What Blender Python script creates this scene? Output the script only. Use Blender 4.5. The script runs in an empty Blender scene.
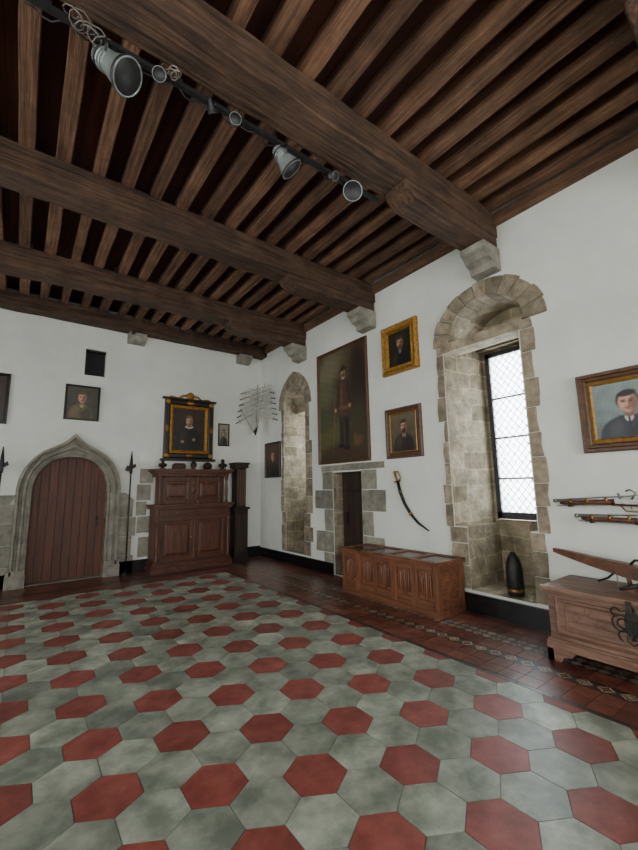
import bpy, bmesh, math, random
from mathutils import Vector, Matrix
random.seed(7)
XW=4.45; YB=8.15; XL=-3.6; YR=-3.6; ZC=4.93
def lin(c):
    return tuple(((x/255)/12.92 if x/255<=0.04045 else ((x/255+0.055)/1.055)**2.4) for x in c)
# ---------------- materials ----------------
MATS={}
def mat(name,c1,c2=None,rough=0.6,scale=(6,6,6),nscale=1.0,detail=6,bump=0.15,metal=0.0,contrast=(0.3,0.7),kind='noise',bumpscale=None,var=0.35,spec=0.5,c3=None,grime=0.0,grimescale=1.5):
    m=bpy.data.materials.new(name); m.use_nodes=True; MATS[name]=m
    nt=m.node_tree; N=nt.nodes; L=nt.links; b=N['Principled BSDF']
    c2=c2 or c1
    geo=N.new('ShaderNodeNewGeometry'); mp=N.new('ShaderNodeMapping'); mp.inputs['Scale'].default_value=scale
    L.new(geo.outputs['Position'],mp.inputs['Vector'])
    att=N.new('ShaderNodeAttribute'); att.attribute_name='Col'
    off=N.new('ShaderNodeVectorMath'); off.operation='MULTIPLY_ADD'
    L.new(att.outputs['Color'],off.inputs[0]); off.inputs[1].default_value=(37,53,71)
    L.new(mp.outputs[0],off.inputs[2])
    nz=N.new('ShaderNodeTexNoise'); nz.inputs['Scale'].default_value=nscale; nz.inputs['Detail'].default_value=detail; nz.inputs['Roughness'].default_value=0.62
    L.new((off if kind!='flat' else mp).outputs[0],nz.inputs['Vector'])
    rp=N.new('ShaderNodeValToRGB'); rp.color_ramp.elements[0].position=contrast[0]; rp.color_ramp.elements[1].position=contrast[1]
    rp.color_ramp.elements[0].color=lin(c1)+(1,); rp.color_ramp.elements[1].color=lin(c2)+(1,)
    if c3:
        e=rp.color_ramp.elements.new(min(0.95,contrast[1]+0.12)); e.color=lin(c3)+(1,)
    L.new(nz.outputs['Fac'],rp.inputs['Fac'])
    mr=N.new('ShaderNodeMapRange'); mr.inputs['To Min'].default_value=1-var; mr.inputs['To Max'].default_value=1+var
    L.new(att.outputs['Fac'],mr.inputs['Value'])
    vm=N.new('ShaderNodeVectorMath'); vm.operation='SCALE'
    col=rp.outputs['Color']
    if kind=='brick':
        sp=N.new('ShaderNodeSeparateXYZ'); L.new(geo.outputs['Position'],sp.inputs[0])
        ad=N.new('ShaderNodeMath'); ad.operation='ADD'; L.new(sp.outputs[0],ad.inputs[0]); L.new(sp.outputs[1],ad.inputs[1])
        cb=N.new('ShaderNodeCombineXYZ'); L.new(ad.outputs[0],cb.inputs[0]); L.new(sp.outputs[2],cb.inputs[1])
        nd=N.new('ShaderNodeTexNoise'); nd.inputs['Scale'].default_value=3.0; L.new(geo.outputs['Position'],nd.inputs['Vector'])
        dm=N.new('ShaderNodeVectorMath'); dm.operation='MULTIPLY_ADD'; L.new(nd.outputs['Color'],dm.inputs[0]); dm.inputs[1].default_value=(0.13,0.13,0); L.new(cb.outputs[0],dm.inputs[2])
        br=N.new('ShaderNodeTexBrick'); L.new(dm.outputs[0],br.inputs['Vector'])
        br.inputs['Scale'].default_value=1.0; br.inputs['Brick Width'].default_value=0.38; br.inputs['Row Height'].default_value=0.22
        br.inputs['Mortar Size'].default_value=0.012; br.inputs['Mortar Smooth'].default_value=0.3
        br.inputs['Color1'].default_value=(0.6,0.56,0.50,1); br.inputs['Color2'].default_value=(1,1,1,1); br.inputs['Mortar'].default_value=(1.1,1.08,1.0,1)
        mx=N.new('ShaderNodeMix'); mx.data_type='RGBA'; mx.blend_type='MULTIPLY'; mx.inputs[0].default_value=1
        L.new(col,mx.inputs[6]); L.new(br.outputs['Color'],mx.inputs[7]); col=mx.outputs[2]
    if grime>0:
        ng=N.new('ShaderNodeTexNoise'); ng.inputs['Scale'].default_value=grimescale; ng.inputs['Detail'].default_value=9; ng.inputs['Roughness'].default_value=0.7
        L.new(geo.outputs['Position'],ng.inputs['Vector'])
        mg=N.new('ShaderNodeMapRange'); mg.inputs['From Min'].default_value=0.35; mg.inputs['From Max'].default_value=0.65
        mg.inputs['To Min'].default_value=1-grime; mg.inputs['To Max'].default_value=1+grime*0.4; L.new(ng.outputs['Fac'],mg.inputs['Value'])
        vg=N.new('ShaderNodeVectorMath'); vg.operation='SCALE'; L.new(col,vg.inputs[0]); L.new(mg.outputs[0],vg.inputs['Scale']); col=vg.outputs[0]
    L.new(col,vm.inputs[0]); L.new(mr.outputs[0],vm.inputs['Scale'])
    if kind=='paint':
        L.new(att.outputs['Color'],b.inputs['Base Color'])
    else:
        L.new(vm.outputs[0],b.inputs['Base Color'])
    b.inputs['Roughness'].default_value=rough; b.inputs['Metallic'].default_value=metal; b.inputs['Specular IOR Level'].default_value=spec
    if bump>0:
        n2=N.new('ShaderNodeTexNoise'); n2.inputs['Scale'].default_value=bumpscale or nscale; n2.inputs['Detail'].default_value=8
        L.new((off if kind!='flat' else mp).outputs[0],n2.inputs['Vector'])
        bp=N.new('ShaderNodeBump'); bp.inputs['Strength'].default_value=bump; bp.inputs['Distance'].default_value=0.03
        L.new(n2.outputs['Fac'],bp.inputs['Height']); L.new(bp.outputs[0],b.inputs['Normal'])
    return m
mat('plaster',(211,216,208),(228,231,223),0.85,(1,1,1),1.2,5,0.16,kind='flat',bumpscale=7,var=0.0,grime=0.06,grimescale=0.9)
mat('stone',(112,102,84),(172,160,136),0.9,(1,1,1),7,8,0.6,bumpscale=22,var=0.24,grime=0.32,grimescale=4)
mat('stone_reveal',(118,109,90),(184,173,148),0.9,(1,1,1),6,8,0.7,kind='brick',bumpscale=18,var=0.0,grime=0.28,grimescale=3)
mat('stone_grey',(112,110,100),(158,154,140),0.88,(1,1,1),6,8,0.4,bumpscale=20,var=0.2,grime=0.22,grimescale=4)
mat('beam_wood',(52,37,28),(102,76,57),0.85,(0.7,10,10),2.6,9,0.8,contrast=(0.32,0.68),var=0.14,c3=(152,128,106),grime=0.45,grimescale=3.0)
mat('joist_wood',(78,53,37),(132,98,72),0.85,(12,0.7,12),2.6,9,0.6,contrast=(0.3,0.68),var=0.32,c3=(170,142,114),grime=0.4,grimescale=3.0)
mat('board_wood',(54,27,17),(86,47,31),0.85,(6,0.8,6),2,6,0.3,var=0.28)
mat('door_wood',(62,31,19),(102,56,35),0.55,(14,14,1),1.6,6,0.3,var=0.2)
mat('door_dark',(36,24,17),(62,42,28),0.6,(14,14,1),1.6,6,0.3,var=0.2)
mat('cab_wood',(56,31,20),(94,56,37),0.42,(3,3,10),2,6,0.2,var=0.2)
mat('cab_wood_v',(58,32,21),(102,60,39),0.42,(12,12,1.5),2,6,0.2,var=0.2)
mat('chest_wood',(78,46,30),(128,82,56),0.45,(8,1.2,14),2,6,0.2,var=0.18)
mat('chest_wood_v',(80,47,31),(132,86,59),0.45,(14,14,1.2),2,6,0.2,var=0.18)
mat('chest_dark',(44,36,31),(68,58,50),0.22,(8,1.2,8),2,6,0.1,var=0.1)
mat('gun_wood',(62,36,23),(112,70,44),0.4,(6,6,6),3,6,0.1,var=0.1)
mat('trunk_wood',(92,67,54),(140,107,88),0.5,(8,1.4,14),2,7,0.3,var=0.15,grime=0.2,grimescale=5)
mat('tile_red',(112,50,44),(140,74,65),0.5,(1,1,1),9,8,0.12,var=0.18,contrast=(0.32,0.66),c3=(160,112,100),grime=0.25,grimescale=4)
mat('tile_grey',(104,112,99),(154,160,144),0.42,(1,1,1),4.5,10,0.12,var=0.24,contrast=(0.38,0.62),c3=(180,183,168),grime=0.26,grimescale=3)
mat('grout',(84,80,71),(106,102,92),0.9,(1,1,1),8,4,0.1)
mat('plank_floor',(72,38,30),(120,71,57),0.32,(3,3,3),2,7,0.12,var=0.3,grime=0.28,grimescale=2)
mat('band_dark',(38,34,32),(60,52,48),0.35,(4,4,4),2,6,0.05,var=0.1)
mat('band_cream',(136,118,96),(176,158,132),0.4,(4,4,4),2,6,0.05,var=0.1,grime=0.25,grimescale=5)
mat('marble_black',(14,15,16),(32,34,36),0.2,(2,2,2),3,8,0.0,contrast=(0.4,0.75),c3=(90,92,92))
mat('iron',(30,29,29),(56,54,52),0.5,(6,6,6),3,5,0.2,metal=0.5)
mat('steel',(110,111,110),(156,157,154),0.38,(6,6,6),3,5,0.05,metal=0.6)
mat('gold',(112,76,28),(196,148,66),0.4,(1,1,1),45,6,0.7,metal=0.6,contrast=(0.35,0.6),bumpscale=45)
mat('gold_plain',(140,104,52),(186,146,84),0.4,(4,4,4),6,5,0.1,metal=0.5)
mat('frame_brown',(62,40,27),(102,70,46),0.45,(6,6,6),3,6,0.15)
mat('frame_black',(20,16,14),(40,30,24),0.4,(6,6,6),3,6,0.15)
mat('canvas',(1,1,1),rough=0.42,nscale=40,bump=0.08,kind='paint')
mat('lamp_metal',(122,132,128),(150,160,155),0.35,(6,6,6),3,3,0.0,metal=0.35,var=0.05)
mat('lamp_black',(26,26,27),(40,40,42),0.5,(6,6,6),3,3,0.0,var=0.05)
mat('lamp_glass',(146,166,160),(176,194,187),0.15,(20,20,20),5,3,0.05,var=0.0,metal=0.0)
mat('cable',(110,104,94),(134,128,116),0.5,(6,6,6),3,3,0.0)
mat('brass',(128,96,48),(168,130,72),0.35,(6,6,6),3,3,0.05,metal=0.85)
mat('blade',(120,118,110),(176,174,164),0.5,(6,6,6),3,3,0.1,metal=0.2)
mat('bronze',(34,26,20),(64,48,34),0.4,(6,6,6),6,4,0.2,metal=0.4)
mat('frame_window',(36,36,38),(58,58,60),0.5,(6,6,6),3,3,0.1)
mat('lead',(118,122,124),(138,142,144),0.5,(6,6,6),3,3,0.0)
mat('void_dark',(10,10,12),(20,18,18),0.7,(6,6,6),3,3,0.0)
def glassmat():
    m=bpy.data.materials.new('leaded_glass'); m.use_nodes=True; MATS['leaded_glass']=m
    nt=m.node_tree; N=nt.nodes; L=nt.links; N.remove(N['Principled BSDF'])
    o=N['Material Output']; t=N.new('ShaderNodeBsdfTransparent'); t.inputs[0].default_value=(0.92,0.96,0.98,1)
    d=N.new('ShaderNodeBsdfTranslucent'); d.inputs[0].default_value=(0.92,0.96,0.98,1)
    mx=N.new('ShaderNodeMixShader'); mx.inputs[0].default_value=0.35
    L.new(t.outputs[0],mx.inputs[1]); L.new(d.outputs[0],mx.inputs[2]); L.new(mx.outputs[0],o.inputs[0])
glassmat()
# ---------------- mesh builder ----------------
class MB:
    def __init__(s,M=None): s.v=[];s.f=[];s.m=[];s.c=[];s.s=[];s.names=[];s.M=M or Matrix.Identity(4)
    def add(s,vs,fs,mat,c=None,smooth=False):
        if c is None: c=random.random()
        if mat not in s.names: s.names.append(mat)
        k=s.names.index(mat); o=len(s.v)
        s.v+= [tuple(s.M@Vector(p)) for p in vs]
        for i,f in enumerate(fs):
            s.f.append([j+o for j in f]); s.m.append(k); s.s.append(smooth)
            if isinstance(c,list): s.c.append([c[j] for j in f])
            else: s.c.append([(c,c,c)]*len(f))
    def box(s,a0,a1,b0,b1,c0,c1,mat,c=None):
        v=[(x,y,z) for x in (a0,a1) for y in (b0,b1) for z in (c0,c1)]
        s.add(v,[(0,1,3,2),(4,6,7,5),(0,4,5,1),(2,3,7,6),(0,2,6,4),(1,5,7,3)],mat,c)
    def prism(s,poly,w0,w1,mat,c=None,order='uvw'):
        n=len(poly)
        def P(p,w):
            return (p[0],p[1],w) if order=='uvw' else ((w,p[0],p[1]) if order=='wuv' else (p[0],w,p[1]))
        v=[P(p,w0) for p in poly]+[P(p,w1) for p in poly]
        f=[list(range(n))[::-1],list(range(n,2*n))]+[(i,(i+1)%n,n+(i+1)%n,n+i) for i in range(n)]
        s.add(v,f,mat,c)
    def tube(s,path,r,mat,n=8,c=None):
        P=[Vector(p) for p in path]; R=r if isinstance(r,(list,tuple)) else [r]*len(P)
        vs=[];fs=[]; prev=None
        for i,p in enumerate(P):
            t=(P[min(i+1,len(P)-1)]-P[max(i-1,0)])
            if t.length<1e-9: t=Vector((0,0,1))
            t.normalize()
            if prev is None:
                a=Vector((0,0,1)) if abs(t.z)<0.9 else Vector((1,0,0)); a=(a-t*a.dot(t)).normalized()
            else: a=(prev-t*prev.dot(t)).normalized()
            prev=a; b=t.cross(a)
            for k in range(n):
                an=2*math.pi*k/n; vs.append(tuple(p+(a*math.cos(an)+b*math.sin(an))*R[i]))
        for i in range(len(P)-1):
            for k in range(n):
                fs.append((i*n+k,i*n+(k+1)%n,(i+1)*n+(k+1)%n,(i+1)*n+k))
        fs.append(list(range(n))[::-1]); fs.append([(len(P)-1)*n+k for k in range(n)])
        s.add(vs,fs,mat,c,True)
    def lathe(s,prof,o,ax,mat,n=20,c=None):
        o=Vector(o); ax=Vector(ax).normalized()
        a=Vector((0,0,1)) if abs(ax.z)<0.9 else Vector((1,0,0)); a=(a-ax*a.dot(ax)).normalized(); b=ax.cross(a)
        vs=[];fs=[]
        for r,h in prof:
            for k in range(n):
                an=2*math.pi*k/n; vs.append(tuple(o+ax*h+(a*math.cos(an)+b*math.sin(an))*max(r,.0004)))
        for i in range(len(prof)-1):
            for k in range(n): fs.append((i*n+k,i*n+(k+1)%n,(i+1)*n+(k+1)%n,(i+1)*n+k))
        fs.append(list(range(n))[::-1]); fs.append([(len(prof)-1)*n+k for k in range(n)])
        s.add(vs,fs,mat,c,True)
    def ball(s,o,r,mat,c=None,sc=(1,1,1),n=12):
        vs=[];fs=[];m=8
        for i in range(m+1):
            th=math.pi*i/m
            for k in range(n):
                a=2*math.pi*k/n; vs.append((o[0]+r*sc[0]*math.sin(th)*math.cos(a),o[1]+r*sc[1]*math.sin(th)*math.sin(a),o[2]+r*sc[2]*math.cos(th)))
        for i in range(m):
            for k in range(n): fs.append((i*n+k,i*n+(k+1)%n,(i+1)*n+(k+1)%n,(i+1)*n+k))
        s.add(vs,fs,mat,c,True)
    def frame(s,u0,u1,v0,v1,prof,mat,c=None):
        def ring(i,h): return [(u0+i,v0+i,h),(u1-i,v0+i,h),(u1-i,v1-i,h),(u0+i,v1-i,h)]
        for (i0,h0),(i1,h1) in zip(prof[:-1],prof[1:]):
            v=ring(i0,h0)+ring(i1,h1)
            s.add(v,[(k,(k+1)%4,4+(k+1)%4,4+k) for k in range(4)],mat,0.5 if c is None else c)
    def canvas(s,u0,u1,v0,v1,w,fn,nu=56,nv=72,mat='canvas'):
        vs=[];cs=[]
        for j in range(nv+1):
            for i in range(nu+1):
                a=i/nu;b=j/nv
                vs.append((u0+(u1-u0)*a,v0+(v1-v0)*b,w)); cs.append(fn(a,b))
        fs=[(j*(nu+1)+i,j*(nu+1)+i+1,(j+1)*(nu+1)+i+1,(j+1)*(nu+1)+i) for j in range(nv) for i in range(nu)]
        s.add(vs,fs,mat,cs,True)
    def obj(s,name,bevel=0,recalc=True,parent=None):
        me=bpy.data.meshes.new(name)
        V=[Vector(p) for p in s.v]
        mn=Vector([min(p[i] for p in V) for i in range(3)]); mx=Vector([max(p[i] for p in V) for i in range(3)])
        cen=Vector(((mn.x+mx.x)/2,(mn.y+mx.y)/2,mn.z))
        me.from_pydata([tuple(p-cen) for p in V],[],s.f)
        for n in s.names: me.materials.append(MATS[n])
        for i,p in enumerate(me.polygons): p.material_index=s.m[i]; p.use_smooth=s.s[i]
        ca=me.color_attributes.new('Col','FLOAT_COLOR','CORNER')
        flat=[]
        for c in s.c:
            for q in c: flat+= [q[0],q[1],q[2],1.0]
        ca.data.foreach_set('color',flat)
        if recalc:
            bm=bmesh.new(); bm.from_mesh(me); bmesh.ops.recalc_face_normals(bm,faces=bm.faces); bm.to_mesh(me); bm.free()
        o=bpy.data.objects.new(name,me); o.location=cen; bpy.context.collection.objects.link(o)
        if bevel:
            b=o.modifiers.new('b','BEVEL'); b.width=bevel; b.segments=2; b.limit_method='ANGLE'; b.angle_limit=0.7
        if parent: o.parent=parent
        return o
def TR(y=0,z=0,w=0,tilt=0): # right wall: u -> -Y, v -> Z, w -> -X
    M=Matrix(((0,0,-1,XW-w),(-1,0,0,y),(0,1,0,z),(0,0,0,1)))
    return M@Matrix.Rotation(tilt,4,'X')
def TB(x=0,z=0,w=0,tilt=0):
    M=Matrix(((1,0,0,x),(0,0,-1,YB-w),(0,1,0,z),(0,0,0,1)))
    return M@Matrix.Rotation(tilt,4,'X')
# ---------------- walls ----------------
def boolwall(name,box,cutters,reveal):
    w=MB(); w.box(*box,'plaster',0.5); o=w.obj(name)
    cs=[]
    for c in cutters:
        co=c.obj('cut'); cs.append(co); m=o.modifiers.new('c','BOOLEAN'); m.operation='DIFFERENCE'; m.object=co; m.solver='EXACT'
    dg=bpy.context.evaluated_depsgraph_get(); me=bpy.data.meshes.new_from_object(o.evaluated_get(dg))
    o.modifiers.clear(); o.data=me
    me.materials.clear(); me.materials.append(MATS['plaster']); me.materials.append(MATS['stone_reveal'])
    for p in me.polygons: p.material_index=1 if reveal(Vector(p.center)+o.location) else 0
    for c in cs: bpy.data.objects.remove(c)
    return o
def P(poly,a,b,order): 
    m=MB(); m.prism(poly,a,b,'plaster',0.5,order); return m
def arc(cx,cz,a,b,n=20,t0=0,t1=math.pi,e=2.0):
    r=[]
    for i in range(n+1):
        t=t0+(t1-t0)*i/n; c,s_=math.cos(t),math.sin(t)
        r.append((cx+a*math.copysign(abs(c)**(2/e),c),cz+b*abs(s_)**(2/e)))
    return r
def pointed(c,hw,z0,h,n=10):
    R=(hw*hw+h*h)/(2*hw); pts=[]
    ta=math.asin(min(1,h/R))
    for i in range(n+1):
        t=ta*i/n; pts.append((c+hw-R+R*math.cos(t),z0+R*math.sin(t)))
    return pts+[(2*c-p[0],p[1]) for p in pts[::-1][1:]]
cut=[]
cut.append(P([(4.3,2.03),(5.22,2.22),(5.22,2.96),(4.3,3.09)],0.98,3.36,'uvw'))
cut.append(P([(5.2,2.30),(5.7,2.30),(5.7,2.93),(5.2,2.93)],1.02,3.34,'uvw'))
cut.append(P(arc(2.47,3.34,0.51,0.48,24),4.3,5.1,'wuv'))
cut.append(P([(4.3,2.14),(5.2,2.14),(5.2,2.9),(4.3,2.9)],0.24,1.0,'uvw'))
n1=[(7.12,1.0)]+pointed(6.72,0.40,3.15,0.5)+[(6.32,1.0)]
cut.append(P(n1,4.3,5.3,'wuv'))
cut.append(P([(4.3,6.4),(5.2,6.4),(5.2,7.05),(4.3,7.05)],0.22,1.03,'uvw'))
cut.append(P([(5.2,6.5),(5.7,6.5),(5.7,6.95),(5.2,6.95)],1.5,3.2,'uvw'))
cut.append(P([(4.3,4.77),(4.95,4.77),(4.95,5.5),(4.3,5.5)],-0.2,1.74,'uvw'))
boolwall('wall_right',(XW,5.55,YR,YB,-0.05,ZC+0.1),cut,lambda c:(c.x>XW+0.01 and c.x<5.54 and c.z<ZC and c.z>0 and c.y<YB-0.02 and c.y>YR+0.02))
darch=arc(0.74,1.45,0.56,0.64,28,e=2.3)
cutb=[P([(1.30,-0.2)]+darch+[(0.18,-0.2)],YB-0.1,YB+0.32,'uwv'),
      P([(0.80,3.60),(1.14,3.60),(1.14,4.10),(0.80,4.10)],YB-0.1,YB+0.3,'uwv')]
boolwall('wall_back',(XL-0.4,5.55,YB,YB+0.6,-0.05,ZC+0.1),cutb,lambda c:(c.y>YB+0.01 and c.y<YB+0.5 and c.z<2.2 and c.z>0 and -0.1<c.x<1.6))
LW=[(-1.6,-0.2),(2.2,3.6),(5.4,6.6)]
cl=[P([(XL-0.6,a),(XL+0.1,a),(XL+0.1,b),(XL-0.6,b)],1.0,3.5,'uvw') for a,b in LW]
boolwall('wall_left',(XL-0.5,XL,YR,YB,-0.05,ZC+0.1),cl,lambda c:(XL-0.48<c.x<XL-0.02 and 0.5<c.z<3.9 and YR+.1<c.y<YB-.1))
RW=[(-2.4,-0.8),(1.2,2.8)]
cr=[P([(a,YR-0.6),(b,YR-0.6),(b,YR+0.1),(a,YR+0.1)],1.0,3.6,'uvw') for a,b in RW]
boolwall('wall_rear',(XL-0.5,5.55,YR-0.5,YR,-0.05,ZC+0.1),cr,lambda c:(YR-0.48<c.y<YR-0.02 and 0.5<c.z<3.9 and XL<c.x<XW))
wi=3
for a,b in LW:
    m=MB(); x=XL-0.3
    for y in (a,(a+b)/2-.03,b-.06): m.box(x,x+.06,y,y+.06,1.0,3.5,'frame_window')
    for z in (1.0,1.8,2.6,3.44): m.box(x,x+.05,a,b,z,z+.06,'frame_window')
    m.obj('window_%d'%wi); wi+=1
for a,b in RW:
    m=MB(); y=YR-0.3
    for x in (a,(a+b)/2-.03,b-.06): m.box(x,x+.06,y,y+.06,1.0,3.6,'frame_window')
    for z in (1.0,1.8,2.6,3.54): m.box(a,b,y,y+.05,z,z+.06,'frame_window')
    m.obj('window_%d'%wi); wi+=1
# ---------------- floor ----------------
def clip(poly,x0,x1,y0,y1):
    def half(pl,f):
        out=[]
        for i in range(len(pl)):
            a,b=pl[i],pl[(i+1)%len(pl)]; fa,fb=f(a),f(b)
            if fa>=0: out.append(a)
            if (fa>=0)!=(fb>=0):
                t=fa/(fa-fb); out.append((a[0]+(b[0]-a[0])*t,a[1]+(b[1]-a[1])*t))
        return out
    for f in (lambda p:p[0]-x0,lambda p:x1-p[0],lambda p:p[1]-y0,lambda p:y1-p[1]):
        poly=half(poly,f)
        if len(poly)<3: return []
    return poly
fl=MB(); fl.box(XL,XW,YR,YB,-0.06,-0.004,'grout',0.5)
pit=0.3; R=pit/math.sqrt(3)-0.0025; TX1=3.12; TY1=7.06; TX0=-3.2
ox,oy=0.926,2.167
a1=Vector((pit,0)); a2=Vector((pit/2,pit*math.sqrt(3)/2))
for j in range(-30,30):
    for i in range(-45,45):
        c=Vector((ox,oy))+a1*i+a2*j
        if not(TX0-.3<c.x<TX1+.3 and YR-.3<c.y<TY1+.3): continue
        poly=[(c.x+R*math.cos(math.radians(30+60*k)),c.y+R*math.sin(math.radians(30+60*k))) for k in range(6)]
        poly=clip(poly,TX0,TX1,YR,TY1)
        if not poly: continue
        red=((i-j)%3==0)
        r=random.random()
        if (not red) and random.random()<0.08: r=1.5
        fl.prism(poly,-0.004,0.0,'tile_red' if red else 'tile_grey',r)
def band(x0,x1,y0,y1,mat,nx,ny,g=0.0015):
    for i in range(nx):
        for j in range(ny):
            fl.box(x0+(x1-x0)*i/nx+g,x0+(x1-x0)*(i+1)/nx-g,y0+(y1-y0)*j/ny+g,y0+(y1-y0)*(j+1)/ny-g,-0.004,0.0,mat)
band(TX1,TX1+.05,YR,TY1,'band_dark',1,40)
band(3.17,3.47,YR,TY1+.35,'plank_floor',2,70)
def motif(x0,x1,y0,y1):
    L=y1-y0; n=int(L/(x1-x0)); s=L/n
    fl.box(x0,x1,y0,y1,-0.004,-0.0003,'band_dark',0.5)
    for k in range(n):
        cy=y0+s*(k+.5); cx=(x0+x1)/2; r=(x1-x0)*.47
        def pt4(an,rr):
            d=abs(math.cos(an))+abs(math.sin(an)); return (cx+rr*r*math.cos(an)/d,cy+rr*r*math.sin(an)/d)
        for q4 in range(4):
            a0=q4*math.pi/2+.10; a1_=a0+math.pi/2-.20
            fl.prism([pt4(a0,1),pt4((a0+a1_)/2,.85),pt4(a1_,1),pt4(a1_,.66),pt4((a0+a1_)/2,.56),pt4(a0,.66)],-0.0003,0.0,'band_cream')
        fl.prism([(cx+.45*r*math.cos(q*math.pi/4)*(1 if q%2==0 else .5),cy+.45*r*math.sin(q*math.pi/4)*(1 if q%2==0 else .5)) for q in range(8)],-0.0003,0.0,'band_cream' if k%2 else 'plank_floor')
motif(3.47,3.61,YR,TY1+.35)
band(3.61,3.80,YR,TY1+.5,'plank_floor',1,60)
motif(3.80,3.90,YR,TY1+.5); motif(3.90,4.0,YR,TY1+.5)
band(4.0,XW,YR,TY1+.5,'plank_floor',3,70)
band(TX0,3.17,TY1,TY1+.05,'band_dark',40,1)
band(TX0,3.17,TY1+.05,TY1+.35,'plank_floor',45,2)
band(TX0,3.47,TY1+.35,TY1+.5,'band_dark',45,1)
band(TX0,XW,TY1+.5,YB,'plank_floor',50,4)
band(XL,TX0,YR,YB,'plank_floor',3,80)
fl.obj('floor',recalc=True)
# ---------------- ceiling ----------------
ce=MB()
x=XL-.2
while x<XW+.2:
    ce.box(x,x+.148,YR,YB,ZC,ZC+.05,'board_wood'); x+=.15
ce.box(XL-.5,5.55,YR-.5,YB+.6,ZC+.1,ZC+.16,'board_wood')
ce.obj('ceiling')
BE=[0.30,2.35,4.46,6.42,8.0]
jo=MB(); k=0
X0=4.27
bays=[(YR,BE[0])]+[(BE[i],BE[i+1]) for i in range(4)]
for (ya,yb) in bays:
    x=X0
    while x>XL:
        jx=random.uniform(-.015,.015); w=random.uniform(.052,.066)
        cc=random.random()
        # slightly crooked hand-hewn joists
        n=6; vs=[];fs=[]
        for q in range(n+1):
            yy=ya+(yb-ya)*q/n; r=lambda:random.uniform(-.006,.006); zb=4.76+random.uniform(-.006,.006)
            vs+=[(x-w+jx+r(),yy,zb),(x+w+jx+r(),yy,zb),(x+w+jx,yy,ZC),(x-w+jx,yy,ZC)]
        for q in range(n):
            for kk in range(4): fs.append((q*4+kk,q*4+(kk+1)%4,(q+1)*4+(kk+1)%4,(q+1)*4+kk))
        fs.append((3,2,1,0)); fs.append((n*4,n*4+1,n*4+2,n*4+3))
        jo.add(vs,fs,'joist_wood',cc)
        x-=0.297
jo.obj('ceiling_joists',bevel=0.006)
for i,y in enumerate(BE):
    b=MB(); hw=.17 if i<4 else .13; z0,z1=4.46,4.77
    if i==4: z0=4.53
    n=24
    vs=[];fs=[]
    for q in range(n+1):
        xx=XL+(XW-XL)*q/n; r=lambda:random.uniform(-.012,.012)
        vs+=[(xx,y-hw+r(),z0+r()),(xx,y+hw+(r() if i<4 else 0),z0+r()),(xx,y+hw+(r() if i<4 else 0),z1),(xx,y-hw+r(),z1)]
    for q in range(n):
        for kk in range(4): fs.append((q*4+kk,q*4+(kk+1)%4,(q+1)*4+(kk+1)%4,(q+1)*4+kk))
    fs.append((3,2,1,0)); fs.append((n*4,n*4+1,n*4+2,n*4+3))
    b.add(vs,fs,'beam_wood',random.random())
    if i<4:
        b.prism([(2.78,z0+.01),(2.82,z0-.07),(2.95,z0-.14),(XW-.005,z0-.14),(XW-.005,z0+.01)],y-hw+.02,y+hw-.02,'beam_wood',random.random(),'uwv')
    b.obj('ceiling_beam' if i==0 else 'ceiling_beam.%03d'%i,bevel=0.015)
    if i<4:
        c=MB()
        z=z0-.145
        c.prism([(XW-.002,z),(XW-.36,z),(XW-.36,z-.07),(XW-.30,z-.10),(XW-.26,z-.16),(XW-.17,z-.20),(XW-.15,z-.27),(XW-.002,z-.29)],y-.17,y+.15,'stone_grey',0.7,'uwv')
        c.obj('stone_corbel' if i==0 else 'stone_corbel.%03d'%i,bevel=0.01)
for q,xx in enumerate((1.64,3.95)):
    c=MB(); c.prism([(YB-.002,4.525),(YB-.22,4.525),(YB-.22,4.46),(YB-.1,4.36),(YB-.002,4.33)],xx-.16,xx+.16,'stone_grey',0.6,'wuv')
    c.obj('stone_corbel.%03d'%(4+q),bevel=0.01)
t=MB(); t.box(XW-.06,XW,YR,YB,4.62,4.765,'joist_wood',.3); t.obj('trim_1')
c=MB(); c.box(1.50,1.56,YB-.32,YB-.29,4.44,4.50,'lamp_black'); c.lathe([(.022,0),(.022,.05),(.015,.055)],(1.53,YB-.32,4.46),(0,-1,-.4),'lamp_black',12); c.box(1.515,1.545,YB-.305,YB-.285,4.49,4.53,'lamp_black'); c.obj('security_camera')
# ---------------- baseboards ----------------
b=MB(); b.box(XW-.03,XW,5.52,YB,0,.19,'marble_black',.4); b.obj('baseboard_right')
b=MB(); b.box(XW-.035,XW,1.0,3.2,0,.21,'marble_black',.4); b.obj('baseboard_right_front')
b=MB(); b.box(1.42,XW-.03,YB-.03,YB,0,.22,'marble_black',.4); b.box(XL,0.0,YB-.03,YB,0,.22,'marble_black',.4); b.obj('baseboard_back')
# ---------------- stonework right wall ----------------
s=MB(TR())
def rb(m,y0,y1,z0,z1,w=.015,mat='stone'):
    j=lambda:random.uniform(-.010,.010)
    m.prism([(-y1+j(),z0+j()*.4),(-y0+j()*.4,z0+j()*.4),(-y0+j()*.4,z1+j()*.4),((-y0-y1)/2,z1+j()*.4),(-y1+j(),z1+j()*.4),(-y1+j()*1.6,(z0+z1)/2)],.001,w+random.uniform(0,.010),mat)
def vouss(m,cy,cz,ai,bi,ao,bo,n,t0=0,t1=math.pi,w=.02,mat='stone',inn=-.3):
    for k in range(n):
        ta=t0+(t1-t0)*k/n+.006; tb=t0+(t1-t0)*(k+1)/n-.006
        pts=[]; j=random.uniform(-.02,.025)
        for q in range(4):
            t_=ta+(tb-ta)*q/3; pts.append((-(cy+(ao+j)*math.cos(t_)),cz+(bo+j)*math.sin(t_)))
        for q in range(4):
            t_=tb+(ta-tb)*q/3; pts.append((-(cy+ai*math.cos(t_)),cz+bi*math.sin(t_)))
        m.prism(pts,inn,w+random.uniform(0,.014),mat)
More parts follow.
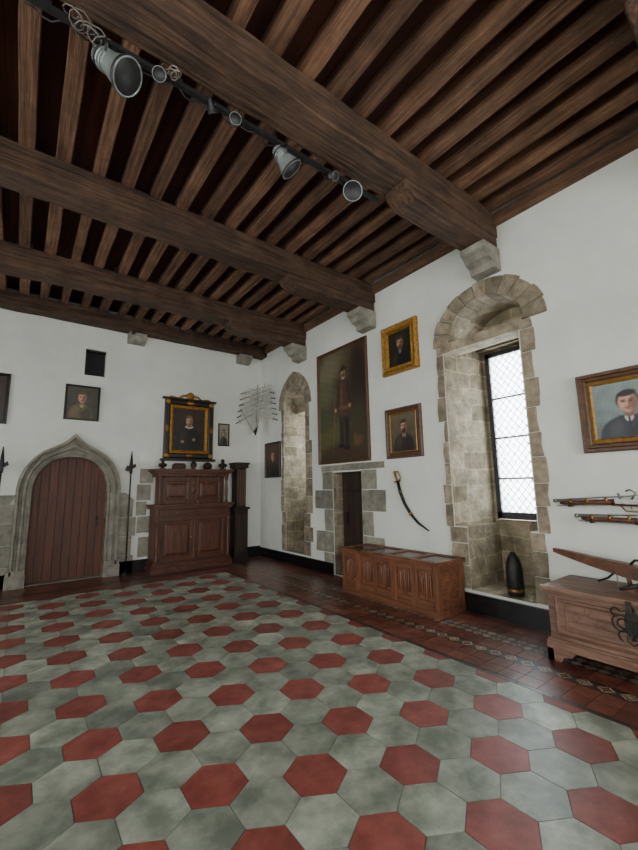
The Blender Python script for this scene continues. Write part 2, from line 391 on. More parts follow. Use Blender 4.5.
vouss(s,2.47,3.34,.50,.47,.745,.67,11)
z=.25
while z<3.32:
    h=random.uniform(.17,.33); z2=min(z+h,3.34)
    if z<.95: z2=min(z2,.97)
    yl=3.08 if z>=.96 else 2.9
    yr=2.04 if z>=.96 else 2.14
    rb(s,yl,random.uniform(3.12,3.20),z+.004,z2-.004)
    # near-side strip (mirrored so the ragged edge faces the plaster)
    e=random.uniform(1.89,1.95) if z>.96 else 1.99
    s.prism([(-yr,z+.004),(-e+random.uniform(-.01,.01),z+.004),(-e+random.uniform(-.012,.012),(z+z2)/2),(-e+random.uniform(-.01,.01),z2-.004),(-yr,z2-.004)],.001,.015+random.uniform(0,.01),'stone')
    z=z2
s.box(-3.1,-2.0,3.24,3.37,-.25,.02,'stone',.9)
s.obj('window_stone_surround',bevel=.006)
s=MB(TR())
def vp(m,c,hw,z0,h,th,n,mat='stone'):
    inner=pointed(c,hw,z0,h,n); outer=pointed(c,hw+th,z0,h+th*1.25,n)
    for k in range(len(inner)-1):
        pts=[(-inner[k][0],inner[k][1]),(-inner[k+1][0],inner[k+1][1]),(-outer[k+1][0],outer[k+1][1]),(-outer[k][0],outer[k][1])]
        m.prism(pts,-.2,.018+random.uniform(0,.012),mat)
vp(s,6.72,.40,3.15,.50,.2,5)
z=.22
while z<3.14:
    z2=min(z+random.uniform(.22,.34),3.15)
    if z<1.0: z2=min(z2,1.01)
    lo=z<1.0
    rb(s,7.05 if lo else 7.12,random.choice([7.19,7.22]),z+.004,z2-.004)
    s.box(-(6.4 if lo else 6.32),-random.choice([6.12,6.2]),z+.004,z2-.004,.001,.018,'stone')
    z=z2
s.box(-7.12,-6.32,3.08,3.16,-.6,-.3,'stone',1.0)
s.obj('niche_stone_surround',bevel=.006)
s=MB(TR())
zs=[0.0,.36,.72,1.10,1.44,1.76]
for i in range(5):
    rb(s,5.51,[5.78,6.0,5.74,6.02,5.8][i],zs[i]+.006,zs[i+1]-.006,mat='stone_grey')
    rb(s,[4.5,4.3,4.52,4.24,4.42][i]+.0,4.75,zs[i]+.006,zs[i+1]-.006,mat='stone_grey')
rb(s,4.24,5.12,1.765,1.87,mat='stone_grey'); rb(s,5.13,5.82,1.765,1.87,mat='stone_grey')
s.obj('door_stone_surround',bevel=.006)
d=MB()
for k in range(5):
    y0=4.775+k*.145; d.box(4.66,4.70,y0,y0+.14,0.022,1.735,'door_dark')
for z in (.35,1.4): d.box(4.645,4.66,4.78,5.4,z,z+.05,'iron')
d.box(4.63,4.66,5.36,5.40,.85,1.05,'iron')
d.box(4.46,4.94,4.775,5.495,-.04,.02,'stone_grey') 
d.obj('door_2')
# window 1 leaded
w=MB(); gx=5.24
for (y0,y1) in ((2.31,2.39),(2.86,2.92)): w.box(gx-.03,gx+.05,y0,y1,1.03,3.33,'frame_window',.5)
w.box(gx-.03,gx+.05,2.31,2.92,1.03,1.12,'frame_window',.5); w.box(gx-.03,gx+.05,2.31,2.92,3.26,3.33,'frame_window',.5)
for z in (1.55,2.1,2.65): w.box(gx-.02,gx+.02,2.39,2.86,z,z+.022,'frame_window',.5)
w.box(gx,gx+.004,2.39,2.86,1.12,3.26,'leaded_glass',.5)
for k in range(-7,24):
    for sg in (1,-1):
        za=1.12+k*.1175+(0.5875 if sg<0 else 0); zb=za+sg*.47*1.25; ya,yb_=2.39,2.86
        t0,t1=0.0,1.0; lo,hi=1.12,3.26
        for bound,isl in ((lo,True),(hi,False)):
            fa=(za-bound) if isl else (bound-za); fb=(zb-bound) if isl else (bound-zb)
            if fa<0 and fb<0: t0=2
            elif fa<0: t0=max(t0,fa/(fa-fb))
            elif fb<0: t1=min(t1,fa/(fa-fb))
        if t1-t0>.03:
            w.tube([(gx-.005,ya+(yb_-ya)*t0,za+(zb-za)*t0),(gx-.005,ya+(yb_-ya)*t1,za+(zb-za)*t1)],.0048,'lead',4)
for r_ in range(0,17):
    for q in range(4 if r_%2 else 5):
        yy=2.39+.47*((q+.5)/4 if r_%2 else q/4); zz=1.18+r_*.1175
        if 2.41<yy<2.84 and zz<3.2:
            w.tube([(gx-.005,yy+.022*math.cos(t*math.pi/4),zz+.022*math.sin(t*math.pi/4)) for t in range(9)],.0025,'lead',4)
w.obj('window_1')
w=MB()
for y in (6.5,6.9): w.box(5.31,5.36,y,y+.05,1.5,3.2,'frame_window')
for z in (1.5,2.3,3.15): w.box(5.31,5.36,6.5,6.95,z,z+.05,'frame_window')
w.box(5.33,5.334,6.55,6.9,1.5,3.2,'leaded_glass'); w.obj('window_2')
# ---------------- back door ----------------
s=MB(TB())
def outer_pt(k,n,th,pk):
    t=math.pi*k/n; c,sn=math.cos(t),math.sin(t)
    x=(0.56+th)*math.copysign(abs(c)**(2/2.2),c); z=(0.64+th)*abs(sn)**(2/2.2)
    z+=pk*math.exp(-(abs(x)/.13)**1.3)
    return (0.74+x,1.45+z)
prof=[(0,-.05),(0,.03),(.12,.05),(.2,.03),(.32,.03),(.42,.075),(.55,.075),(.62,.04),(.72,.04),(.82,.1),(.95,.1),(1,.06),(1,.001)]
nn=56; vs=[]
inn=arc(.74,1.45,.56,.64,nn,e=2.3)
for k in range(nn+1):
    o_=outer_pt(k,nn,.21,.20)
    for (f,h) in prof: vs.append((inn[k][0]+(o_[0]-inn[k][0])*f,inn[k][1]+(o_[1]-inn[k][1])*f,h))
m_=len(prof); fs=[(k*m_+q,k*m_+q+1,(k+1)*m_+q+1,(k+1)*m_+q) for k in range(nn) for q in range(m_-1)]
s.add(vs,fs,'stone_grey',.5)
for sg in (1,-1):
    vs=[]
    for z in (.0,1.45):
        for f,h in prof: vs.append((.74+sg*(.56+.21*f),z,h))
    s.add(vs,[(q,q+1,m_+q+1,m_+q) for q in range(m_-1)],'stone_grey',.55)
zs=[0,.32,.66,1.0,1.3]
for i in range(4):
    s.box(-.75,-.03,zs[i]+.004,zs[i+1]-.004,.001,.03,'stone_grey'); s.box(1.51,[1.78,1.74,1.8,1.74][i],zs[i]+.004,zs[i+1]-.004,.001,.03,'stone_grey')
s.prism([(-.1,1.3),(-.02,1.45),(-.75,1.45),(-.75,1.3)],.001,.05,'stone_grey',.8)
s.prism([(1.5,1.45),(1.60,1.45),(1.74,1.32),(1.74,1.2),(1.5,1.2)],.001,.06,'stone_grey',.8)
for sg in (1,-1):
    xx=.74+sg*.68; s.box(xx-.13,xx+.13,0,.2,.001,.12,'stone_grey',.4); s.box(xx-.12,xx+.12,.2,.27,.001,.10,'stone_grey',.6)
for (x0,x1,z0,z1) in ((1.84,2.08,1.62,1.9),(1.80,2.05,1.3,1.6),(1.83,2.05,.7,1.0),(1.86,2.08,.26,.62),(1.8,1.98,1.02,1.28)):
    s.box(x0,x1,z0,z1,.001,.012,'stone_grey',.9)
s.obj('door_arch_surround',bevel=0)
d=MB()
n=9
for k in range(n):
    x0=.18+1.12*k/n; x1=.18+1.12*(k+1)/n-.006
    def zt(x):
        u=min(1,abs(x-.74)/.56); return 1.45+.64*max(0,(1-u**2.3))**(1/2.3)
    poly=[(x0,0.01),(x1,0.01)]+[(x1+(x0-x1)*q/5,zt(x1+(x0-x1)*q/5)) for q in range(6)]
    d.prism(poly,YB+.18,YB+.23,'door_wood',None,'uwv')
d.box(.185,1.295,YB-.0,YB+.31,-.045,0.008,'stone_grey',.3)
d.prism([(.19,.01),(1.29,.01)]+[(x_,z_-.01) for x_,z_ in darch],YB+.235,YB+.26,'void_dark',.5,'uwv')
d.box(.2,1.28,YB+.17,YB+.19,1.36,1.39,'door_wood',.1)
d.box(1.16,1.21,YB+.16,YB+.18,.85,1.05,'iron'); d.ball((1.185,YB+.15,1.0),.02,'iron')
d.obj('door_1')
w=MB(TB())
w.box(.801,1.139,3.601,4.099,-.29,-.14,'void_dark',.5)
w.box(.801,.83,3.601,4.099,-.14,-.05,'frame_black'); w.box(.801,1.139,4.07,4.099,-.14,-.05,'frame_black')
w.obj('window_8')
# ---------------- pictures ----------------
def sm(x,a,b):
    t=max(0,min(1,(x-a)/(b-a))); return t*t*(3-2*t)
def painter(bg,shapes,noise=0.06):
    rr=random.Random(len(shapes)*7+int(bg[0][0])); ph=[rr.uniform(0,6) for _ in range(8)]
    S=[(k,p,lin(c)) for k,p,c in shapes]; B0,B1=lin(bg[0]),lin(bg[1])
    def f(u,v):
        n=math.sin(u*9+ph[0]+3*math.sin(v*5+ph[1]))*math.sin(v*11+ph[2]+2*math.sin(u*7+ph[3]))
        t=max(0,min(1,v*.8+.1+.25*n)); c=[B0[i]*(1-t)+B1[i]*t for i in range(3)]
        for k,p,col in S:
            if k=='e':
                cx,cy,rx,ry,rot,soft=p; dx,dy=u-cx,v-cy; ca,sa=math.cos(rot),math.sin(rot)
                X=(dx*ca+dy*sa)/rx; Y=(-dx*sa+dy*ca)/ry; d=math.sqrt(X*X+Y*Y); a=1-sm(d,1-soft,1+soft)
            elif k=='t':
                cx,y0,y1,w0,w1,soft=p; tt=(v-y0)/(y1-y0)
                if tt<-.1: a=0
                else:
                    wd=w0+(w1-w0)*max(0,min(1,tt))**1.6; a=(1-sm(abs(u-cx),wd-soft,wd+soft))*(1-sm(v,y1-soft,y1+soft))*sm(v,y0-soft,y0+soft)
            c=[c[i]*(1-a)+col[i]*a for i in range(3)]
        m=1+noise*math.sin(u*53+v*37+ph[4])*math.sin(v*61-u*29+ph[5])
        return tuple(x*m for x in c)
    return f
def mixc(a,b,t): return tuple(a[i]*(1-t)+b[i]*t for i in range(3))
def bust(bg,coat,skin,hair,cy=.62,r=.15,collar=None,beard=None,dx=0,extra=[],asp=.8,shoulder=.40,tie=None,ruff=False,hat=None):
    cx=.5+dx; ry=r*asp*1.38; cb=cy-ry*1.3
    dk=mixc(skin,(60,36,28),.5); lt=mixc(skin,(240,214,190),.25)
    sh=[('e',(cx-.02,cb-.36,shoulder,.38,0,.06),coat),('e',(cx+.16,cb-.30,.2,.22,.3,.5),mixc(coat,(0,0,0),.35)),('e',(cx-.2,cb-.2,.1,.16,-.5,.6),mixc(coat,(140,130,120),.18))]
    if collar and not ruff:
        sh+=[('e',(cx,cb-.02,.065,.085,0,.2),collar)]
        if tie: sh+=[('t',(cx,cb-.2,cb,.02,.016,.008),tie)]
        sh+=[('e',(cx-.085,cb-.10,.035,.13,.45,.25),coat),('e',(cx+.085,cb-.10,.035,.13,-.45,.25),coat)]
    sh+=[('e',(cx+.005,cy-ry*.95,r*.5,ry*.5,0,.15),dk)]
    if ruff: sh+=[('e',(cx,cy-ry*1.12,r*1.15,ry*.34,0,.2),collar)]
    sh+=[('e',(cx,cy+ry*.22,r*1.04,ry*1.0,0,.12),hair),('e',(cx,cy-ry*.02,r*.86,ry*.98,0,.12),skin),('e',(cx+r*.5,cy-ry*.15,r*.4,ry*.8,0,.6),dk),
      ('e',(cx-r*.2,cy+ry*.45,r*.42,ry*.22,0,.7),lt),('e',(cx-r*.45,cy-ry*.2,r*.22,ry*.22,0,.7),lt),
      ('e',(cx-.0,cy+ry*.86,r*.86,ry*.3,.15,.3),hair),
      ('e',(cx-r*.36,cy+ry*.10,r*.22,ry*.12,0,.6),dk),('e',(cx+r*.32,cy+ry*.10,r*.22,ry*.12,0,.6),dk),
      ('e',(cx-r*.36,cy+ry*.08,r*.12,ry*.055,0,.5),(34,24,20)),('e',(cx+r*.32,cy+ry*.08,r*.12,ry*.055,0,.5),(34,24,20)),
      ('e',(cx-r*.38,cy+ry*.24,r*.24,ry*.045,.15,.5),mixc(hair,skin,.25)),('e',(cx+r*.34,cy+ry*.24,r*.24,ry*.045,-.15,.5),mixc(hair,skin,.25)),
      ('e',(cx+r*.08,cy-ry*.1,r*.1,ry*.26,0,.7),dk),('e',(cx-r*.02,cy-ry*.12,r*.06,ry*.2,0,.7),lt),('e',(cx,cy-ry*.5,r*.28,ry*.06,0,.6),(122,66,56)),('e',(cx,cy-ry*.64,r*.22,ry*.06,0,.7),dk)]
    if beard: sh+=[('e',(cx,cy-ry*.8,r*.55,ry*.4,0,.3),beard),('e',(cx,cy-ry*.38,r*.42,ry*.08,0,.4),beard)]
    if hat: sh+=[('e',(cx,cy+ry*.8,r*1.5,ry*.16,.12,.2),hat),('e',(cx,cy+ry*1.1,r*.9,ry*.42,.05,.2),hat)]
    return painter(bg,sh+extra)
def picture(name,M,W,H,prof,fm,fn,inner=None,nu=64,nv=84):
    m=MB(M); fw=prof[-1][0]
    m.box(-W/2+.01,W/2-.01,-H/2+.01,H/2-.01,0.001,.012,fm,.5)
    m.frame(-W/2,W/2,-H/2,H/2,prof,fm)
    if inner: 
        m.frame(-W/2+fw-.001,W/2-fw+.001,-H/2+fw-.001,H/2-fw+.001,inner[1],inner[0]); fw+=inner[1][-1][0]
    m.canvas(-W/2+fw-.002,W/2-fw+.002,-H/2+fw-.002,H/2-fw+.002,.016,fn,nu,nv)
    return m
std=lambda fw,h:[(0,0.001),(0,h*.6),(fw*.15,h),(fw*.4,h),(fw*.55,h*.6),(fw*.8,h*.65),(fw,.014)]
inn_gold=('gold_plain',[(0,.03),(.012,.034),(.018,.015)])
bigf=painter(((50,54,32),(84,72,52)),[
 ('e',(.2,.84,.3,.14,.3,.6),(112,104,82)),('e',(.1,.62,.2,.12,0,.6),(92,92,64)),('e',(.86,.6,.2,.42,0,.5),(46,34,26)),('e',(.8,.3,.2,.2,0,.6),(60,52,32)),
 ('e',(.2,.22,.4,.1,.15,.5),(86,84,50)),('e',(.1,.36,.2,.08,.1,.6),(70,76,50)),('e',(.6,.07,.5,.06,0,.5),(66,48,34)),
 ('t',(.49,.13,.46,.04,.055,.012),(44,34,28)),('t',(.60,.11,.46,.04,.065,.012),(38,29,24)),
 ('e',(.475,.12,.06,.018,0,.3),(24,18,14)),('e',(.595,.10,.06,.018,0,.3),(24,18,14)),
 ('t',(.55,.38,.72,.13,.085,.02),(70,48,38)),('e',(.55,.70,.11,.04,0,.25),(72,50,40)),('e',(.445,.60,.032,.12,-.2,.25),(62,43,35)),('e',(.40,.49,.028,.07,-.6,.25),(62,43,35)),('e',(.655,.59,.035,.12,.2,.25),(50,35,29)),
 ('e',(.5,.56,.03,.16,.0,.6),(92,66,50)),('e',(.55,.46,.125,.018,0,.3),(104,72,42)),('e',(.36,.45,.025,.018,0,.3),(176,128,98)),('e',(.67,.47,.025,.018,0,.3),(160,112,86)),
 ('e',(.545,.735,.035,.016,0,.3),(170,156,136)),('e',(.545,.775,.042,.038,0,.2),(180,130,102)),('e',(.56,.77,.02,.03,0,.6),(120,80,60)),('e',(.545,.755,.028,.018,0,.4),(80,54,38)),
 ('e',(.545,.808,.085,.013,.1,.3),(44,32,26)),('e',(.545,.826,.048,.026,.1,.25),(48,35,28)),
 ('e',(.33,.34,.010,.24,-.10,.5),(112,88,60)),('e',(.82,.15,.09,.04,.2,.4),(98,68,46)),('e',(.76,.19,.03,.03,.2,.4),(98,68,46))],.12)
picture('large_oil_painting',TR(5.195,2.935),1.35,2.08,std(.055,.05),'frame_brown',bigf,None,80,120).obj('large_oil_painting')
picture('gilt_framed_portrait',TR(3.81,3.545),.69,.77,[(0,0.001),(0,.05),(.03,.075),(.07,.06),(.10,.065),(.125,.02)],'gold',bust(((20,20,18),(44,40,32)),(26,22,20),(158,118,88),(60,50,40),collar=(110,104,92),beard=(80,62,46),r=.15,cy=.66)).obj('gilt_framed_portrait')
picture('framed_portrait',TR(3.825,2.265),.68,.75,std(.085,.045),'frame_brown',bust(((66,58,44),(98,88,68)),(46,36,30),(172,128,98),(50,36,28),r=.14,cy=.66,collar=(150,140,120),beard=(56,38,28),dx=.02,tie=(30,24,22)),inn_gold).obj('framed_portrait')
picture('framed_portrait',TR(1.15,2.16,.01,.0),.76,.77,std(.085,.05),'frame_brown',bust(((96,110,108),(132,148,146)),(44,50,58),(190,146,120),(34,27,25),r=.17,cy=.62,collar=(196,196,190),dx=.03,shoulder=.46,tie=(40,36,48)),('gold_plain',[(0,.02),(.03,.035),(.045,.015)]),90,90).obj('framed_portrait')
picture('framed_portrait',TR(7.58,2.10),.66,.78,std(.05,.04),'frame_black',bust(((40,28,20),(84,52,36)),(40,28,24),(170,126,96),(80,60,46),r=.14,cy=.62)).obj('framed_portrait')
picture('framed_portrait',TB(.805,3.07),.55,.64,std(.035,.04),'frame_black',bust(((44,44,34),(70,68,52)),(96,82,50),(176,134,104),(90,66,44),r=.15,cy=.66,collar=(150,140,120),dx=-.02)).obj('framed_portrait')
picture('framed_portrait',TB(-.56,3.02),.64,.84,std(.05,.04),'frame_black',bust(((26,22,18),(54,38,28)),(30,26,22),(140,104,80),(60,44,34),r=.13,cy=.62)).obj('framed_portrait')
m=picture('ornate',TB(2.75,2.72),1.02,1.22,[(0,0.001),(0,.05),(.03,.07),(.09,.07),(.11,.05)],'frame_black',bust(((28,23,19),(58,42,32)),(26,21,19),(186,148,116),(120,90,60),r=.11,cy=.70,collar=(180,172,154),beard=(120,90,60),ruff=True,shoulder=.38,extra=[('e',(.3,.2,.05,.035,0,.4),(160,120,92)),('e',(.66,.26,.05,.035,0,.4),(150,112,86))]),('gold',[(0,.045),(.03,.06),(.06,.045),(.075,.015)]))
for sx in (-1,1):
    for sy in (-1,1): m.ball((sx*.45,sy*.55,.07),.05,'gold',sc=(1,1,.4))
    m.ball((sx*.46,0,.07),.045,'gold',sc=(.8,1.6,.4)); 
    m.tube([(sx*.5,.6,.04),(sx*.38,.66,.04),(sx*.25,.63,.04),(sx*.16,.70,.04),(sx*.05,.72,.04)],.022,'gold',8)
m.ball((0,.70,.05),.08,'gold',sc=(1,1.1,.4)); m.ball((0,.55,.07),.05,'gold',sc=(1.6,.8,.4)); m.ball((0,-.55,.07),.045,'gold',sc=(1.6,.8,.4))
m.box(-.56,.56,-.66,-.61,0.001,.09,'frame_black'); m.box(-.56,.56,.6,.64,0.001,.08,'frame_black')
m.obj('ornate_framed_portrait')
picture('small_framed_print',TB(3.52,2.66),.26,.5,std(.03,.03),'frame_black',bust(((110,104,90),(150,146,132)),(60,54,48),(170,140,116),(80,66,54),r=.14,cy=.6)).obj('small_framed_print')
# ---------------- cabinet ----------------
c=MB(); x0,x1=2.02,3.52; yf=7.70; yb=YB-.035; cx=(x0+x1)/2
c.box(x0-.03,x1+.03,yf-.03,yb,0,.10,'cab_wood'); c.box(x0-.01,x1+.01,yf-.01,yb,.10,.15,'cab_wood')
c.box(x0+.02,x1-.02,yf+.03,yb,.15,1.14,'cab_wood_v')
c.box(x0-.03,x1+.03,yf-.04,yb,1.14,1.18,'cab_wood'); c.box(x0-.05,x1+.05,yf-.06,yb,1.18,1.22,'cab_wood',.8)
c.box(x0,x1,yf+.0,yb,.98,1.0,'cab_wood'); c.box(x0,x1,yf+.0,yb,.15,.18,'cab_wood')
MM=Matrix(((1,0,0,0),(0,0,-1,yf+.03),(0,1,0,0),(0,0,0,1)))
def panel(c,u0,u1,v0,v1,M,mt='cab_wood_v'):
    old=c.M; c.M=M
    c.frame(u0,u1,v0,v1,[(0,0),(0,.03),(.03,.03),(.045,.012),(.07,.012),(.10,.028),(.12,.028)],mt,.4)
    c.box(u0+.12,u1-.12,v0+.12,v1-.12,.0,.028,mt,.75); c.M=old
for k in range(2):
    u0=x0+.14+k*.64; panel(c,u0,u0+.58,.22,.94,MM)
for u in (x0+.06,cx,x1-.06):
    c.lathe([(.035,0),(.035,.05),(.022,.07),(.03,.2),(.034,.35),(.024,.6),(.022,.66),(.036,.69),(.036,.74)],(u,yf+.0,.2),(0,0,1),'cab_wood_v',14)
for k in range(2):
    u0=x0+.12+k*.66; c.box(u0,u0+.6,yf+.005,yf+.04,1.02,1.12,'cab_wood',.3); c.ball((u0+.3,yf-.005,1.07),.018,'brass')
c.ball((cx-.06,yf-.0,.6),.014,'brass')
uf=yf+.12; c.box(x0+.1,x1-.1,uf+.03,yb,1.22,1.74,'cab_wood_v')
MU=Matrix(((1,0,0,0),(0,0,-1,uf+.03),(0,1,0,0),(0,0,0,1)))
panel(c,x0+.18,x0+.18+.50,1.27,1.68,MU); panel(c,x1-.68,x1-.18,1.27,1.68,MU); 
c.box(cx-.09,cx+.09,uf+.0,uf+.04,1.27,1.68,'cab_wood_v',.3); c.ball((cx,uf,1.48),.05,'cab_wood',sc=(1,.5,1.6))
for u in (x0+.09,x0+.2,cx-.1,cx+.1,x1-.2,x1-.09):
    yy=yf+.02 if u in (x0+.09,x1-.09) else uf+.0
    c.lathe([(.034,0),(.034,.04),(.02,.06),(.032,.16),(.034,.24),(.02,.42),(.034,.46),(.034,.52)],(u,yy+.03,1.22),(0,0,1),'cab_wood_v',14)
c.box(x0+.04,x1-.04,yf+.04,yb,1.74,1.80,'cab_wood',.4); c.box(x0+.0,x1-.0,yf+.0,yb,1.80,1.84,'cab_wood',.7); c.box(x0-.04,x1+.04,yf-.04,yb,1.84,1.88,'cab_wood',.9)
for k in range(16): c.box(x0+.08+k*.088,x0+.12+k*.088,yf+.02,yf+.05,1.75,1.79,'cab_wood',.9)
c.obj('renaissance_cabinet',bevel=.004)
def statuette(name,x,y,z,h,mt='bronze'):
    m=MB(); m.box(x-h*.26,x+h*.26,y-h*.2,y+h*.2,z,z+h*.14,mt)
    m.lathe([(h*.14,0),(h*.10,h*.04),(h*.36,h*.16),(h*.44,h*.30),(h*.36,h*.44),(h*.14,h*.5),(h*.12,h*.56)],(x,y,z+h*.13),(0,0,1),mt,14)
    m.ball((x,y,z+h*.82),h*.20,mt,sc=(.85,.95,1.1)); m.ball((x,y-h*.19,z+h*.80),h*.04,mt); m.ball((x,y+h*.02,z+h*.89),h*.18,mt,sc=(.95,1,.8)); m.obj(name)
statuette('bronze_bust',2.18,7.88,1.88,.19); statuette('bronze_bust',3.40,7.88,1.88,.22)
m=MB(); m.box(2.37,2.60,7.80,7.94,1.88,1.95,'bronze'); m.box(2.36,2.61,7.79,7.95,1.95,1.965,'bronze'); m.prism([(2.37,1.965),(2.60,1.965),(2.57,2.0),(2.40,2.0)],7.80,7.94,'bronze',.5,'uwv'); m.ball((2.485,7.79,1.945),.012,'brass'); m.obj('small_casket',bevel=.003)
m=MB(); m.lathe([(.04,0),(.045,.01),(.03,.03),(.06,.08),(.065,.11),(.04,.15),(.025,.17),(.035,.19)],(2.78,7.88,1.88),(0,0,1),'bronze',16); m.obj('small_bronze_vase')
m=MB(); m.ball((3.07,7.88,1.955),.085,'bronze',sc=(1.15,.95,.9)); m.lathe([(.11,0),(.115,.008),(.10,.016)],(3.07,7.88,1.88),(0,0,1),'bronze',18); m.tube([(3.07,7.80,1.98),(3.07,7.86,2.04),(3.07,7.95,2.01)],.01,'bronze'); m.obj('small_helmet')
m=MB(); px,py=3.80,7.93
m.box(px-.18,px+.18,py-.17,py+.17,0,.09,'frame_black'); m.box(px-.15,px+.15,py-.14,py+.14,.09,1.05,'frame_black'); m.box(px-.18,px+.18,py-.17,py+.17,1.05,1.1,'frame_black')
m.box(px-.11,px+.11,py-.12,py+.12,1.1,1.92,'door_dark'); m.box(px-.15,px+.15,py-.15,py+.15,1.92,2.0,'door_dark'); m.box(px-.17,px+.17,py-.17,py+.17,2.0,2.04,'door_dark')
for k in range(4): m.lathe([(.02,0),(.016,.1),(.016,.66),(.022,.76)],(px-.08+k*.053,py-.12,1.13),(0,0,1),'cab_wood_v',8)
for k in range(3): m.box(px-.11+k*.08,px-.05+k*.08,py-.146,py-.14,.2,.95,'door_dark')
m.obj('carved_column_stand',bevel=.006)
def halberd(x):
    m=MB(); y=YB-.17
    m.tube([(x,y,.0),(x+.01,y+.03,1.85)],.013,'frame_black',8)
    m.lathe([(.022,0),(.03,.05),(.02,.1),(.035,.14),(.028,.2),(.006,.42)],(x+.01,y+.03,1.80),(0,0,1),'iron',8)
    m.prism([(x-.09,1.86),(x-.06,1.95),(x+.01,1.93),(x+.08,1.99),(x+.1,1.93),(x+.03,1.88),(x-.04,1.84)],y+.022,y+.038,'iron',.5,'uwv')
    m.lathe([(.06,0),(.06,.03),(.03,.05),(.013,.1)],(x,y,0),(0,0,1),'iron',12)
    m.obj('halberd')
halberd(1.64); halberd(-.25)
# corner rack of crossed blades
m=MB()
A=Vector((3.90,8.06,0)); Bv=Vector((4.38,7.40,0)); D=(Bv-A).normalized(); Lh=(Bv-A).length; nrm=Vector((-D.y,D.x,0)); 
if nrm.y>0: nrm=-nrm
def pt(s_,z,o=0): q=A+D*(s_*Lh)+nrm*o; return Vector((q.x,q.y,z))
def blade(p,q,wd=.012):
    d=(q-p); L=d.length; d.normalize(); sd=d.cross(nrm).normalized()
    vs=[p+sd*wd+nrm*.003,p-sd*wd+nrm*.003,p-sd*wd-nrm*.003,p+sd*wd-nrm*.003]
    e=p+d*L*.88; vs+=[e+sd*wd*.8+nrm*.003,e-sd*wd*.8+nrm*.003,e-sd*wd*.8-nrm*.003,e+sd*wd*.8-nrm*.003,q]
    m.add([tuple(v) for v in vs],[(3,2,1,0),(0,1,5,4),(1,2,6,5),(2,3,7,6),(3,0,4,7),(4,5,8),(5,6,8),(6,7,8),(7,4,8)],'blade')
    m.tube([tuple(p),tuple(p-d*.09)],.011,'iron',6); m.tube([tuple(p+sd*.045),tuple(p-sd*.045)],.007,'blade',6); m.ball(tuple(p-d*.1),.016,'iron',n=8)
for k in range(6):
    a=k/5
    blade(pt(.38+.12*a,2.74+.02*k,.015),pt(-.05+.34*k/2.2,3.30+.11*k,.015)) 
    blade(pt(-.02+.03*k,2.98+.13*k,.03),pt(.82+.03*k,3.35+.09*k-.04,.03))
    blade(pt(.98-.02*k,2.98+.12*k,.045),pt(.12+.02*k,3.22+.10*k,.045))
m.tube([tuple(pt(.45,2.66,.01)),tuple(pt(.5,3.8,.01))],.008,'iron',6)
m.obj('crossed_swords_trophy')
# ---------------- sabre ----------------
m=MB(TR())
Pth=[(-3.97,1.56),(-3.93,1.40),(-3.86,1.24),(-3.76,1.10),(-3.63,.98),(-3.46,.89)]
m.tube([(u,v,.03) for u,v in Pth],[.022,.023,.022,.020,.018,.009],'iron',8)
m.tube([(-3.97,1.56,.03),(-4.0,1.62,.03),(-4.02,1.68,.03)],.016,'brass',8)
m.tube([(-3.93,1.55,.03),(-3.90,1.62,.045),(-3.95,1.70,.045),(-4.02,1.70,.03)],.009,'brass',6); m.tube([(-4.03,1.545,.03),(-3.92,1.575,.03)],.012,'brass',6)
m.ball((-4.02,1.69,.03),.022,'brass')
for i in (1,3): m.lathe([(.026,-.012),(.026,.012)],(Pth[i][0],Pth[i][1],.03),(Pth[i+1][0]-Pth[i][0],Pth[i+1][1]-Pth[i][1],0),'brass',8)
m.tube([(-3.88,1.25,0.001),(-3.88,1.25,.035)],.006,'iron',6)
m.obj('sabre_in_scabbard')
# ---------------- muskets ----------------
def musket(z,yl,yr,tilt=0,k=1.0):
    m=MB(TR()); L=yl-yr
    def Q(t,dz=0,w=.08): return (-(yl-L*t),z+tilt*t+dz,w)
    m.tube([Q(0,.016),Q(.62,.016)],[.014*k,.020*k],'steel',10)
    m.lathe([(.018*k,-.012),(.018*k,.012)],Q(.015,.016),(1,0,0),'steel',10)
    m.tube([Q(.05,-.008),Q(.10,-.010),Q(.35,-.014),Q(.46,-.02),Q(.58,-.03),Q(.68,-.055),Q(.8,-.08),Q(1.0,-.11)],[.013*k,.018*k,.024*k,.034*k,.034*k,.03*k,.048*k,.066*k],'gun_wood',10)
    m.lathe([(.067*k,0),(.067*k,.012)],Q(1.0,-.11),(1,0,-.15),'brass',10)
    m.tube([Q(.03,-.032),Q(.38,-.042)],.005,'steel',6)
    for t in (.13,.25,.38): m.lathe([(.027*k,-.010),(.027*k,.010)],Q(t,.002),(1,0,0),'brass',10)
    m.prism([(Q(.44)[0],z+tilt*.5-.035),(Q(.58)[0],z+tilt*.5-.04),(Q(.60)[0],z+tilt*.5-.015),(Q(.56)[0],z+tilt*.5+.018),(Q(.44)[0],z+tilt*.5+.014)],.08+.030*k,.09+.034*k,'steel')
    w_=.09+.036*k
    m.tube([Q(.545,.0,w_),Q(.575,.055,w_),Q(.54,.085,w_),Q(.515,.075,w_)],.009,'steel',6); m.tube([Q(.48,.01,w_),Q(.465,.06,w_)],.010,'steel',6)
    m.tube([Q(.46,-.045),Q(.49,-.10),Q(.56,-.11),Q(.60,-.06)],.007,'brass',6); m.tube([Q(.52,-.04),Q(.53,-.09)],.005,'steel',6)
    for t in (.12,.42):
        a=Q(t,-.045); m.tube([(a[0],a[1],0.001),(a[0],a[1],.11),(a[0],a[1]+.03,.12)],.007,'iron',6)
    m.obj('flintlock_musket')
musket(1.30,1.84,.62,.07,1.1); musket(1.16,1.66,.50,.02,1.15)
